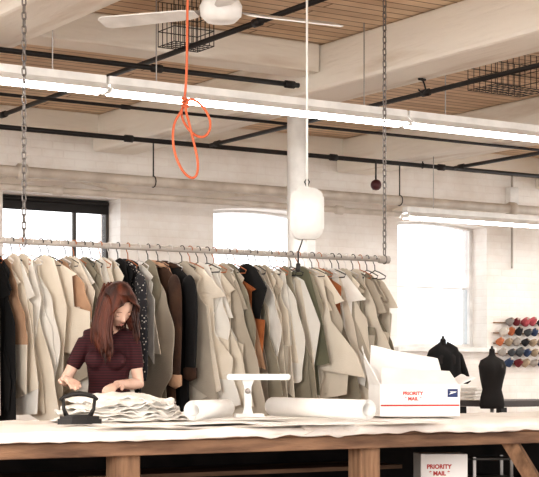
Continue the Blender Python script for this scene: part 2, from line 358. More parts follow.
FR={'A':[(0,.06),(.09,.15),(.14,.115),(.20,.105),(.27,.14),(.32,.19),(.6,.20),(1,.23)],
    'B':[(0,.05),(.35,.15),(.7,.26),(1,.31)],
    'C':[(0,.03),(.06,.08),(.14,.14),(.35,.12),(1,.08)],
    'D':[(0,.07),(.08,.16),(.15,.13),(.25,.135),(.36,.20),(1,.18)],
    'E':[(0,.04),(.25,.19),(.5,.26),(.8,.21),(1,.06)],
    'F':[(0,.09),(.45,.11),(.78,.26),(1,.29)],
    'G':[(0,.08),(.25,.21),(.27,.12),(.6,.10),(.8,.20),(1,.17)],
    'H':[(0,.09),(.3,.20),(.62,.14),(1,.10)],
    'I':[(0,.03),(.16,.18),(.18,.14),(.5,.13),(.52,.24),(1,.20)],
    'J':[(0,.05),(.5,.12),(1,.15)]}
SMO='BE'
def panel(X,colk,L,yaw,rnd,shape='A',swing=0.0,hem=0.0,drop=0.0,layers=3,sc=1.0,label=None):
    """bundle of flat cut garment panels hung from one hanger; local -x faces the table side"""
    bm=B(); ph=rnd.uniform(0,6.28)
    for l in range(layers):
        fs=shape if l<1 else rnd.choice('BEFHAGIJJ'); F=FR[fs]; Bk=FR[rnd.choice('AJ')]
        nx,nz=14,44; g=[]; Ls=L*(1-.30*l/2*rnd.random()); k=1-.25*(l/2.0)*rnd.random(); dx=rnd.uniform(-.03,.012)*l
        hm=hem+rnd.uniform(-.5,.7); tilt=rnd.uniform(-.10,.10)
        for i in range(nz+1):
            s=i/nz; row=[]
            xl=-lerpt(F,s,fs in SMO)*sc*k+dx-tilt*s; xr=lerpt(Bk,s)*.8*k-tilt*s
            for j in range(nx+1):
                t=j/nx; x=xl+(xr-xl)*t
                z=-Ls*s-.03*abs(2*t-1)**1.2*(1-s)+hm*s*x
                out=max(0,-x-.12)
                y=-swing*.35*out*(.4+.6*s)+.003*math.sin(6*x/.3+ph+l)*s+(1-l)*-.008
                row.append(bm.verts.new((x,y,z)))
            g.append(row)
        for i in range(nz):
            for j in range(nx):
                f=bm.faces.new((g[i][j],g[i][j+1],g[i+1][j+1],g[i+1][j])); f.material_index=1 if l==1 else 0
    o=obj('garment_panels',bm,[G[colk],G[ALT[colk]]],loc=(X,RY,RZ-.066-drop),rz=math.pi/2+yaw,smooth=False,norm=False)
    md=o.modifiers.new('t','SOLIDIFY'); md.thickness=.0025; md.offset=0
    tag(o,label or '%s cut garment panels hanging on the clothes rail'%names[colk],'garment',group='garments on the clothes rail')
    return o
def hanger(X,yaw,m):
    bm=B()
    hk=[(0,-.018,-.002)]+[(0,math.cos(a)*.0215,math.sin(a)*.0215) for a in [math.pi*(1.0-i/8.0) for i in range(0,9)]]+[(0,.018,-.02),(0,.003,-.04),(0,0,-.07)]
    hk=[(p[1],p[0],p[2]) for p in hk]
    add_tube(bm,hk,.0028,6)
    add_tube(bm,[(0,0,-.07),(-.05,.0,-.085),(-.11,.0,-.11),(-.10,.0,-.125),(0,0,-.125),(.10,.0,-.125),(.11,.0,-.11),(.05,0,-.085)],.0034,6,closed=True)
    o=obj('clothes_hanger',bm,m,loc=(X,RY,RZ),rz=math.pi/2+yaw,smooth=True)
    tag(o,'clothes hanger hooked over the steel rail','clothes hanger',group='hangers on the clothes rail')
# (rail pixel, type, colour, shape, length, swing, hem slant, drop)
seq=[(-26,'c','black'),(-15,'p','stone','A',.86,0,0,0),(-6,'p','black','D',.86,0,0,0),(4,'p','tan','J',.62,.2,0,.03),(12,'p','cream','A',.86,.2,.1,0),(21,'p','cream','B',.82,.3,.2,0),(31,'p','white','E',.80,.2,0,.03),(41,'p','cream','H',.8,.1,.0,.0),(49,'p','floral','I',.54,.3,.2,.0),
(58,'p','tan','C',.45,.2,.1,.02),(66,'p','stone','H',.8,.1,0,0),(74,'p','white','B',.84,.3,.2,0),(83,'p','greige','G',.84,.1,.2,0),(91,'p','cream','I',.82,.2,0,.02),(100,'p','white','F',.8,.2,0,0),(109,'p','stone','J',.82,.2,0,0),
(118,'p','black','D',.8,.1,0,0),(128,'c','darkfloral'),(139,'p','white','C',.5,.2,.3,.03),(148,'p','greige','B',.8,.1,.0,.0),(158,'c','brown'),(170,'c','black'),(182,'p','stone','F',.86,.2,.1,.0),(190,'p','cream','B',.88,.5,.1,.02),(198,'p','white','E',.82,.3,.0,.0),
(207,'p','cream','I',.86,.3,.3,.04),(214,'p','white','J',.84,.1,0,0),(221,'p','stone','G',.86,.2,0,0),(228,'p','greige','H',.82,.1,0,0),(235,'p','orange','I',.50,.4,.0,.05),(242,'p','black','C',.5,.1,0,0),(249,'p','greige','B',.84,.2,0,0),(256,'p','cream','G',.80,.3,.4,0),
(263,'p','stone','I',.84,.2,.2,0),(270,'p','cream','J',.8,.2,.3,.02),(277,'p','white','E',.6,.3,.5,.02),(284,'p','greige','B',.84,.1,.1,0),(291,'p','white','H',.82,.2,.3,.06),(298,'p','olive','J',.74,.0,0,0),(305,'p','cream','G',.66,.3,.4,.05),(312,'p','stone','J',.8,.1,.2,0),(319,'p','orange','C',.42,.3,.2,.02),
(325,'p','greige','B',.80,.2,0,0),(332,'p','white','G',.62,.2,.3,.0),(339,'p','stone','I',.80,.2,.0,.0),(346,'p','greige','J',.78,.1,.2,0),(353,'p','cream','F',.7,.2,.2,0),(360,'p','stone','G',.68,.2,.0,.05),(367,'p','greige','J',.66,.2,.2,.02),(375,'p','stone','A',.50,.4,.4,.05)]
rnd=random.Random(44)
hm=[mat('hanger_clear',(0.75,0.72,0.70),0.3),mat('hanger_black',(0.03,0.03,0.03),0.4),mat('hanger_wood',(0.45,0.16,0.07),0.5)]
for i,q in enumerate(seq):
    px,ty,ck=q[:3]
    X=atY(px,250,RY).x; yaw=.12+.12*math.sin(X*7.5)+rnd.uniform(-.03,.03)
    if ty=='c': coat(X,ck,rnd.uniform(.80,.88),yaw,rnd,hemw=rnd.uniform(.16,.2),trim={158:'tan',170:'brown'}.get(px),sc=.95)
    else: panel(X,ck,q[4],yaw,rnd,shape=q[3],swing=q[5],hem=q[6],drop=q[7],sc=rnd.uniform(.85,1.18))
    hanger(X,yaw,hm[(i*7)%3 if i%4 else 1])
# ---------------------------------------------------------------- cutting table
TZ=.90; TY0,TY1=5.32,6.80; TX0,TX1=1.3,7.2
tb=empty('cutting_table',((TX0+TX1)/2,(TY0+TY1)/2,0)); tag(tb,'long wooden cutting table with canvas-covered top','table')
cx,cy=(TX0+TX1)/2,(TY0+TY1)/2
bm=B(); add_box(bm,(0,0,TZ-.02),(TX1-TX0,TY1-TY0,.028),bev=.004); obj('tabletop',bm,M_wood,tb)
bm=B()
for yy in (TY0+.03-cy,TY1-.05-cy): add_box(bm,(0,yy,TZ-.063),(TX1-TX0-.02,.04,.056),bev=.004)
for xx in (TX0+.03-cx,TX1-.03-cx): add_box(bm,(xx,0,TZ-.063),(.04,TY1-TY0-.16,.056),bev=.004)
obj('apron',bm,M_wood,tb)
for lx in (1.65,2.80,3.96,5.12,6.27,7.05):
    for ly in (TY0+.10,TY1-.12):
        bm=B(); add_box(bm,(lx-cx,ly-cy,(TZ-.035)/2),(.105,.095,TZ-.035),bev=.006); obj('leg',bm,M_woodv,tb)
bm=B(); add_tube(bm,[(4.74-cx,TY0+.08-cy,.85),(5.10-cx,TY0+.08-cy,.40)],.045,4); obj('brace',bm,M_woodv,tb)
bm=B(); add_box(bm,(0,0,.42),(TX1-TX0-.3,TY1-TY0-.35,.03)); obj('lower_shelf',bm,M_wood,tb)
bm=B(); add_box(bm,(0,TY1-.2-cy,.63),(TX1-TX0-.4,.012,.40)); obj('shade_panel',bm,M_darkfill,tb)  # dark sheet added so the space below the tabletop reads as shade
bm=B(); add_box(bm,(-1.1,TY1-.42-cy,.665),(3.2,.40,.02)); obj('upper_shelf',bm,M_wood,tb)
bm=B(); nx,ny=260,44; g=[]
for i in range(nx+1):
    row=[]; x=TX0-.01+(TX1-TX0+.02)*i/nx
    for j in range(-5,ny+1):
        y=TY0-.012+(TY1-TY0+.02)*max(j,0)/ny; z=TZ-.005+.012*abs(noise.noise(Vector((x*4,y*4,0))))+.007*abs(noise.noise(Vector((x*12,y*9,4))))
        if j<0: 
            z=TZ-.004-(-j)/5*(.026+.014*noise.noise(Vector((x*2.3,1,0)))+.010*noise.noise(Vector((x*11,3,0)))); y-=.007+.009*noise.noise(Vector((x*8,j,0)))
        row.append(bm.verts.new((x,y,z)))
    g.append(row)
for i in range(nx):
    for j in range(len(g[0])-1): bm.faces.new((g[i][j],g[i+1][j],g[i+1][j+1],g[i][j+1]))
for v in bm.verts: v.co-=Vector((cx,cy,TZ-.006))
o=obj('table_cover',bm,M_cover,loc=(cx,cy,TZ-.006),smooth=True); md=o.modifiers.new('t','SOLIDIFY'); md.thickness=.006; md.offset=1
tag(o,'off-white stained canvas cover draped over the cutting table','table cover')
TT=TZ
for px,w in ((330,.28),):
    p=atY(px,440,TY0); bm=B(); g=[]
    for i in range(25):
        row=[]; x=(i/24-.5)*w
        for j in range(11):
            s=j/10
            if j<4: y=.12*(1-j/3.5); z=.014+.004*math.sin(i*.9)
            else: y=-.024-.006*math.sin(i*.7)*s; z=.006-(s-.35)*(.050+.02*math.sin(i*.33+px))
            row.append(bm.verts.new((x+.01*math.sin(j+i*.3),y,z)))
        g.append(row)
    for i in range(24):
        for j in range(10): bm.faces.new((g[i][j],g[i+1][j],g[i+1][j+1],g[i][j+1]))
    o=obj('fabric_scrap',bm,M_fab,loc=(p.x,TY0,TT),smooth=True); md=o.modifiers.new('t','SOLIDIFY'); md.thickness=.003
    tag(o,'cream fabric scrap drooping over the table edge','fabric scrap')
for k2,(px,py,w,h,a) in enumerate(((215,425,.5,.3,.2),(300,427,.5,.3,-.3),(250,422,.4,.25,.5),(400,425,.4,.25,.1),(150,429,.4,.25,-.15))):
    p=atZ(px,py,TT+.006); bm=B(); g=[]
    for i in range(13):
        row=[]
        for j in range(9):
            x=(i/12-.5)*w; y=(j/8-.5)*h; row.append(bm.verts.new((x,y,.010+.003*(1+noise.noise(Vector((x*6+k2,y*6,0))))+ .012*max(0,abs(i/12-.5)-.4)*(k2%2)*5)))
        g.append(row)
    for i in range(12):
        for j in range(8): bm.faces.new((g[i][j],g[i+1][j],g[i+1][j+1],g[i][j+1]))
    o=obj('paper_sheet',bm,M_paper,loc=(p.x,p.y,TT+.005+.002*k2),rz=a,smooth=True); md=o.modifiers.new('t','SOLIDIFY'); md.thickness=.001
    tag(o,'sheet of white pattern paper lying flat on the table','paper sheet',group='paper sheets on the table')
# pile of muslin pieces
py_=6.47; r_=ray(121,400); pc=Vector((py_*r_.x/r_.y,py_,0))
rp=random.Random(5)
NL=12
for l in range(NL):
    bm=B(); nx,ny=56,40; g=[]; ww=.62-.016*l+rp.uniform(-.05,.04); hh=.46-.011*l+rp.uniform(-.03,.03); ox,oy=rp.uniform(-.035,.035),rp.uniform(-.03,.02); base=.0105*l
    for i in range(nx+1):
        row=[]
        for j in range(ny+1):
            u=(i/nx-.5)*2; v=(j/ny-.5)*2
            uu=u*math.sqrt(1-.35*v*v); vv=v*math.sqrt(1-.35*u*u)
            rr=math.sqrt(min(1.4,uu*uu+vv*vv))
            x=uu*ww/2*(1+.15*noise.noise(Vector((u*1.8,v*1.8,l*2.2)))); y=vv*hh/2*(1+.14*noise.noise(Vector((v*1.8,u*1.8,l*3.3))))
            top=(l==NL-1)
            z=base+.014+.012*noise.noise(Vector((x*7,y*7,3.3)))+(.012 if top else .006)*noise.noise(Vector((x*16,y*16,l)))-.030*max(0,rr-.6)*(1.0+.9*noise.noise(Vector((u*4,v*4,l*7.1))))*(2 if l else 0)
            row.append(bm.verts.new((x+ox,y+oy,max(z,.010+.001*l))))
        g.append(row)
    for i in range(nx):
        for j in range(ny): bm.faces.new((g[i][j],g[i+1][j],g[i+1][j+1],g[i][j+1]))
    o=obj('fabric_piece',bm,M_fab,loc=(pc.x,pc.y,TT+.004),rz=rp.uniform(-.25,.1),smooth=True); md=o.modifiers.new('t','SOLIDIFY'); md.thickness=.004
    tag(o,'cut cream muslin piece stacked in a pile on the table','fabric',group='pile of cut muslin pieces')
# sad iron
ip=atZ(79,427,TT); e=empty('flat_iron',(ip.x,ip.y,TT+.012),-ANG+math.radians(8)); tag(e,'old black cast-iron flat iron standing on the table','flat iron')
def ironout(s): return [(-.085*s,-.04*s),(-.085*s,.04*s),(-.03*s,.047*s),(.03*s,.036*s),(.07*s,.014*s),(.09*s,0),(.07*s,-.014*s),(.03*s,-.036*s),(-.03*s,-.047*s)]
bm=B(); add_prism(bm,ironout(1.06),0,.022); add_prism(bm,ironout(.95),.022,.034); add_prism(bm,ironout(.65),.034,.040); obj('iron_base',bm,M_black,e)
bm=B(); add_tube(bm,[(-.052,0,.035),(-.064,0,.065),(-.066,0,.105)],[.011,.0075,.007],8); obj('handle_post',bm,M_black,e,smooth=True)
bm=B(); add_tube(bm,[(.047,0,.035),(.062,0,.065),(.066,0,.105)],[.011,.0075,.007],8); obj('handle_post',bm,M_black,e,smooth=True)
bm=B(); add_tube(bm,[(-.080,0,.103),(-.062,0,.116),(-.03,0,.126),(0,0,.129),(.03,0,.126),(.062,0,.116),(.078,0,.104)],[.006,.009,.0105,.011,.0105,.009,.006],10); obj('iron_handle',bm,M_black,e,smooth=True)
# paper rolls
def roll(p,q,r,label):
    p=Vector(p); q=Vector(q); L=(q-p).length; a=math.atan2(q.y-p.y,q.x-p.x); c=(p+q)/2
    bm=B(); n=90; sp=[]
    for i in range(n+1):
        t=i/n*5*2*math.pi; rr=r-.0045*(5*2*math.pi-t)/(2*math.pi)*.8; sp.append((math.cos(t-1)*rr,math.sin(t-1)*rr))
    A=[bm.verts.new((-L/2,s[0],s[1])) for s in sp]; Bb=[bm.verts.new((L/2,s[0]*.96,s[1]*.96)) for s in sp]
    for i in range(n): bm.faces.new((A[i],A[i+1],Bb[i+1],Bb[i]))
    o=obj('paper_roll',bm,M_paper,loc=(c.x,c.y,TT+.018+r),rz=a,smooth=True); md=o.modifiers.new('t','SOLIDIFY'); md.thickness=.0015
    tag(o,label,'paper roll')
a=D(193,410,6.9); b=D(226,412,7.4); roll(a,b,.046,'short roll of white pattern paper with an open end')
a=D(273,408,7.7); b=D(368,414,6.95); roll(a,b,.048,'long loose roll of white pattern paper on the table')
# sleeve board
sp=D(247,420,7.5); e=empty('sleeve_board',(sp.x,sp.y,TT+.014),-ANG+.1); tag(e,'small white padded sleeve ironing board on a pedestal stand','sleeve board')
bm=B(); pts=[]
for i in range(28):
    a=2*math.pi*i/28; x=.155*math.cos(a); pts.append((x+.055,.038*(math.copysign(abs(math.sin(a))**.4,math.sin(a)))*(1-.2*math.cos(a))))
add_prism(bm,pts,.182,.211); bmesh.ops.bevel(bm,geom=[ed for ed in bm.edges if abs(ed.verts[0].co.z-ed.verts[1].co.z)<.001],offset=.005,segments=2,affect='EDGES'); obj('padded_board',bm,M_white,e)
bm=B(); add_prism(bm,[(-.022,.02),(.028,.02),(.020,.05),(.020,.15),(.034,.187),(-.028,.187),(-.014,.15),(-.014,.05)],-.018,.018,axis='Y'); obj('stand',bm,M_white,e)
bm=B(); add_box(bm,(.01,0,.011),(.14,.09,.02),bev=.005); obj('base_board',bm,M_white,e)
bm=B(); add_lathe(bm,[(.012,0),(.014,.02),(.008,.03)],seg=12,M=Matrix.Translation((.0,-.022,.13))@Matrix.Rotation(math.pi/2,4,'X')); obj('clamp_knob',bm,M_steel,e,smooth=True)
# ---------------------------------------------------------------- mailing boxes
def text(s,size,m,parent,M,name='lettering',bold=.0,shear=0):
    c=bpy.data.curves.new('t','FONT'); c.body=s; c.size=size; c.offset=bold; c.shear=shear; c.align_x='LEFT'
    o=bpy.data.objects.new('t',c); COL.objects.link(o); dg=bpy.context.evaluated_depsgraph_get()
    me=bpy.data.meshes.new_from_object(o.evaluated_get(dg)); bpy.data.objects.remove(o)
    me.transform(M); me.materials.clear(); me.materials.append(m)
    t=bpy.data.objects.new(name,me); COL.objects.link(t); t.parent=parent; return t
RX90=Matrix.Rotation(math.pi/2,4,'X')
def mailbox(loc,rz,w,d,h,openf,label,ts=.024,t1=.68,t2=.51,tx=-.22,emb=True,grp=None):
    e=empty('cardboard_box',loc,rz); tag(e,label,'box',group=grp)
    bm=B(); t=.004
    add_box(bm,(0,-d/2,h/2),(w,t,h)); add_box(bm,(0,d/2,h/2),(w,t,h)); add_box(bm,(-w/2,0,h/2),(t,d,h)); add_box(bm,(w/2,0,h/2),(t,d,h)); add_box(bm,(0,0,t/2),(w,d,t))
    obj('box_body',bm,M_card,e)
    def flap(pts,name='flap',crump=0.0):
        bm=B(); P=[Vector(p) for p in pts]; n=12; g=[]
        for i in range(n+1):
            row=[]
            for j in range(n+1):
                u,v=i/n,j/n; q=(P[0]*(1-u)+P[1]*u)*(1-v)+(P[3]*(1-u)+P[2]*u)*v
                q=q+Vector((noise.noise(q*9),noise.noise(q*9+Vector((5,5,5))),noise.noise(q*9+Vector((9,1,3)))))*crump*v
                row.append(bm.verts.new(q))
            g.append(row)
        for i in range(n):
            for j in range(n): bm.faces.new((g[i][j],g[i+1][j],g[i+1][j+1],g[i][j+1]))
        o=obj(name,bm,M_card,e,norm=False); md=o.modifiers.new('t','SOLIDIFY'); md.thickness=t; md.offset=0
    if openf:
        w2,d2=w/2,d/2
        flap([(-w2,-d2,h),(-w2,d2,h),(-w2-.03,d2+.03,h+.20),(-w2-.085,-d2-.02,h+.14)],crump=.006)
        flap([(-w2,d2,h),(w2,d2,h),(w2-.02,d2+.09,h+.13),(-w2+.02,d2+.05,h+.20)],crump=.006)
        flap([(w2,-d2,h),(w2,d2,h),(w2+.08,d2,h+.05),(w2+.08,-d2,h+.035)],crump=.006)
        flap([(-w2+.005,-d2,h),(w2-.005,-d2,h),(w2-.02,-d2+.11,h+.065),(-w2+.03,-d2+.11,h+.085)],crump=.006)
    else:
        flap([(-w/2,-d/2,h),(w/2,-d/2,h),(w/2,-.002,h),(-w/2,-.002,h)]); flap([(-w/2,.002,h),(w/2,.002,h),(w/2,d/2,h),(-w/2,d/2,h)])
    y=-d/2-t/2-.0008
    text('PRIORITY',ts,M_red,e,Matrix.Translation((w*tx,y,h*t1))@RX90,bold=.0011)
    text('* MAIL *',ts,M_red,e,Matrix.Translation((w*tx+ts*.4,y,h*t2))@RX90,bold=.0011)
    bm=B(); add_box(bm,(0,y,h*(t2-.16)),(w*.99,.0012,.008)); obj('printed_band',bm,M_red,e)
    if emb:
        bm=B(); add_box(bm,(w*.41,y,h*.74),(w*.13,.0012,h*.26)); obj('printed_emblem',bm,M_blue,e)
        bm=B(); add_prism(bm,[(w*.36,h*.69),(w*.45,h*.76),(w*.46,h*.79),(w*.37,h*.79),(w*.39,h*.76)],y-.0012,y-.0008,axis='Y'); obj('printed_emblem',bm,M_card,e)
    return e
p=D(426,420,7.75); mailbox((p.x,p.y+.1,TT+.016),-ANG+math.radians(8),.40,.28,.155,True,'open white mailing box with red lettering on the table')
p=D(441,477,7.3)
mailbox((p.x,p.y,.436),-ANG+math.radians(12),.23,.20,.175,False,'white mailing box with red lettering, bottom of a stack',ts=.030,t1=.55,t2=.30,tx=-.38,emb=False,grp='mailing boxes under the table')
mailbox((p.x-.005,p.y,.618),-ANG+math.radians(5),.215,.19,.135,False,'white mailing box with red lettering, top of a stack',ts=.027,t1=.52,t2=.29,tx=-.38,emb=False,grp='mailing boxes under the table')
r1=D(488,477,7.4); e=empty('steel_frame',(r1.x,r1.y,.436),-ANG+.15); tag(e,'small dark steel frame rack standing on the lower shelf','rack')
for sx in (-.09,.09):
    for sy in (-.08,.08):
        bm=B(); add_box(bm,(sx,sy,.15),(.014,.014,.30)); obj('upright',bm,M_steel,e)
for z in (.10,.20,.29):
    bm=B(); add_box(bm,(0,0,z),(.20,.18,.01)); obj('rack_shelf',bm,M_dgrey,e)
rb=random.Random(3)
mats=[M_darkfill,mat('bolt_brown',(0.06,0.035,0.025),0.9),mat('bolt_grey',(0.05,0.045,0.045),0.9)]
for i in range(15):  # dark bolts added to fill and darken the space under the table
    X=1.8+i*.34
    if abs(X-p.x)<.5: continue
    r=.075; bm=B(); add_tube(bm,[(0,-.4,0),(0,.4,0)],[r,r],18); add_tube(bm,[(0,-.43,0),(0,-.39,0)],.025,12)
    o=obj('dark_filler_bolt',bm,mats[rb.randrange(3)],loc=(X+rb.uniform(-.02,.02),6.10+rb.uniform(-.03,.03),.436+r),smooth=True)
    tag(o,'dark bolt of fabric added to darken the space under the table','fabric bolt',group='fabric bolts added to darken under the table')
# ---------------------------------------------------------------- ceiling fan
fp=D(221,12,8.0); e=empty('ceiling_fan',(fp.x,fp.y,2.98)); e.rotation_euler=(0,0,-ANG); tag(e,'white ceiling fan with three slim blades hanging from the boards','ceiling fan')
bm=B(); add_lathe(bm,[(.03,-.055),(.075,-.05),(.105,-.02),(.11,.03),(.09,.07),(.03,.085)],seg=28); obj('motor_housing',bm,M_white,e,smooth=True)
bm=B(); add_tube(bm,[(0,0,.08),(0,0,CZ-2.98-.02)],.012,10); add_lathe(bm,[(.03,CZ-2.98-.07),(.06,CZ-2.98-.01)],seg=20); obj('downrod',bm,M_white,e,smooth=True)
for ang in (26,158,278):
    a=math.radians(ang); Mx=Matrix.Rotation(a,4,'Z')@Matrix.Translation((0,0,.0))@Matrix.Rotation(math.radians(20 if ang==26 else 12),4,'X')
    bm=B(); add_prism(bm,[(.14,-.035),(.2,-.055),(.66,-.07),(.69,-.045),(.69,.045),(.66,.07),(.2,.055),(.14,.035)],0,.007,M=Mx); obj('blade',bm,M_white,e)
    bm=B(); add_prism(bm,[(.08,-.018),(.2,-.03),(.2,.03),(.08,.018)],.007,.012,M=Mx); obj('blade_bracket',bm,M_steel,e)
# ---------------------------------------------------------------- orange cord
cord=[(188,-68,7.5),(188,-20,7.5),(187,30,7.5),(187,70,7.5),(185,98,7.5),(182,112,7.49),(174,120,7.5),(172,140,7.49),(176,160,7.48),(186,177,7.48),(197,180,7.5),(199,162,7.52),(193,140,7.52),(188,118,7.51),(184,106,7.47),(190,96,7.46),(204,106,7.47),(213,124,7.49),(206,139,7.51),(194,136,7.53),(184,124,7.53),(180,112,7.53),(184,105,7.53),(189,100,7.52)]
cu=bpy.data.curves.new('c','CURVE'); cu.dimensions='3D'; s=cu.splines.new('NURBS'); s.points.add(len(cord)-1)
o0=D(*cord[0])
for i,cc in enumerate(cord): s.points[i].co=(*(D(*cc)-o0),1)
s.use_endpoint_u=True; s.order_u=4; s.resolution_u=8; cu.bevel_depth=.0062; cu.bevel_resolution=3
tmp=bpy.data.objects.new('t',cu); COL.objects.link(tmp); dg=bpy.context.evaluated_depsgraph_get(); me=bpy.data.meshes.new_from_object(tmp.evaluated_get(dg)); bpy.data.objects.remove(tmp)
me.materials.clear(); me.materials.append(M_orange)
for p_ in me.polygons: p_.use_smooth=True
e=empty('extension_cord',(o0.x,o0.y,o0.z)); tag(e,'orange extension cord looped and knotted, hanging from the ceiling','extension cord')
o=bpy.data.objects.new('cable',me); COL.objects.link(o); o.parent=e
bm=B(); add_tube(bm,[(0,0,-.01),(0,0,CZ-o0.z)],.0062,8)
if CZ-o0.z>.02: obj('cable_top',bm,M_orange,e,smooth=True)
pl=D(185,103,7.49)-o0; bm=B()
for q_ in range(3): add_tube(bm,[pl+Vector((.015*math.cos(a),.015*math.sin(a),.018-.016*q_+.006*math.sin(a))) for a in [j*math.pi/6 for j in range(12)]],.006,6,closed=True)
obj('cable_knot',bm,M_orange,e,smooth=True)
# ---------------------------------------------------------------- white hanging reel
rp_=D(307,213,8.0); e=empty('cord_reel',(rp_.x,rp_.y,rp_.z)); e.rotation_euler=(0,0,-ANG); tag(e,'white retractable cord reel hanging on a white line','cord reel')
bm=B(); add_prism(bm,[(-.055,-.135),(.055,-.135),(.086,-.09),(.086,.085),(.060,.118),(.018,.128),(-.018,.128),(-.060,.118),(-.086,.085),(-.086,-.09)],-.05,.05,axis='Y'); bmesh.ops.bevel(bm,geom=bm.edges[:],offset=.010,segments=2,affect='EDGES'); obj('reel_housing',bm,M_white,e,smooth=True)
bm=B(); add_tube(bm,[(0,0,.12),(0,0,CZ-rp_.z)],.006,8); obj('support_line',bm,M_white,e,smooth=True)
bm=B(); add_tube(bm,[(-.02,0,-.125),(-.03,0,-.16),(-.045,0,-.2),(-.045,0,-.28)],.004,8); add_tube(bm,[(-.045,0,-.26),(-.045,0,-.30)],.012,10); obj('pull_cable',bm,M_black,e,smooth=True)
bm=B(); add_tube(bm,[(0,0,.125),(-.012,0,.16),(.0,0,.18),(.012,0,.16)],.004,6,closed=True); obj('hang_clip',bm,M_black,e)
# ---------------------------------------------------------------- wire cages near ceiling
def cage(c,s,rz,label):
    bm=B(); n=9; w,d,h=s
    for i in range(n+1):
        t=i/n-.5
        add_tube(bm,[(t*w,-d/2,h/2),(t*w,-d/2,-h/2),(t*w,d/2,-h/2),(t*w,d/2,h/2)],.003,5)
    for j in range(4):
        z=-h/2+h*j/3
        add_tube(bm,[(-w/2,-d/2,z),(w/2,-d/2,z),(w/2,d/2,z),(-w/2,d/2,z)],.003,5,closed=True)
    for j in range(1,4): add_tube(bm,[(-w/2,-d/2+d*j/4,-h/2),(w/2,-d/2+d*j/4,-h/2)],.003,5)
    o=obj('wire_basket',bm,M_black,loc=c,rz=rz); tag(o,label,'wire basket')
p=D(508,60,11.3); cage((p.x,p.y,CZ-.12),(.5,.3,.24),0,'black wire guard basket fixed to the ceiling boards')
p=D(186,12,9.6); cage((p.x,p.y,CZ-.14),(.28,.2,.28),0,'black wire guard basket beside the ceiling fan')
p=D(422,84,10.4); bm=B(); add_tube(bm,[(0,0,CZ-p.z),(0,0,.02)],.004,6); add_tube(bm,[(0,0,.04),(.02,0,.0),(.03,0,-.03),(.0,0,-.06),(-.03,0,-.04)],.006,6); add_tube(bm,[(-.03,0,.03),(.03,0,.03)],.008,6)
tag(obj('ceiling_hook',bm,M_black,loc=p,smooth=True),'small black iron hook hanging from the ceiling','hook')
p=atY(376,185,11.35); e=empty('fire_bell',(p.x,11.35,p.z),rz=-ANG); tag(e,'dark red alarm bell fixed below the sprinkler main','alarm bell')
bm=B(); add_lathe(bm,[(.05,0),(.048,.025),(.035,.05),(.01,.055)],seg=20,M=Matrix.Rotation(math.pi/2,4,'X')); obj('bell_gong',bm,mat('dark_red_enamel',(0.08,0.015,0.02),.4),e,smooth=True)
bm=B(); add_box(bm,(0,.02,0),(.06,.04,.08)); add_tube(bm,[(0,.02,.03),(0,.02,3.06-p.z)],.008,8); obj('bell_bracket',bm,M_black,e)
p=atY(512,197,WY-.04); e=empty('junction_box',p); tag(e,'pale electrical junction box with conduit on the brick wall','junction box')
bm=B(); add_box(bm,(0,0,0),(.12,.08,.2),bev=.008); obj('box_body',bm,M_white,e)
bm=B(); add_tube(bm,[(0,0,-.1),(0,0,-.75)],.012,8); add_tube(bm,[(0,0,.1),(0,0,CZ-p.z)],.012,8); obj('conduit',bm,M_galv,e)
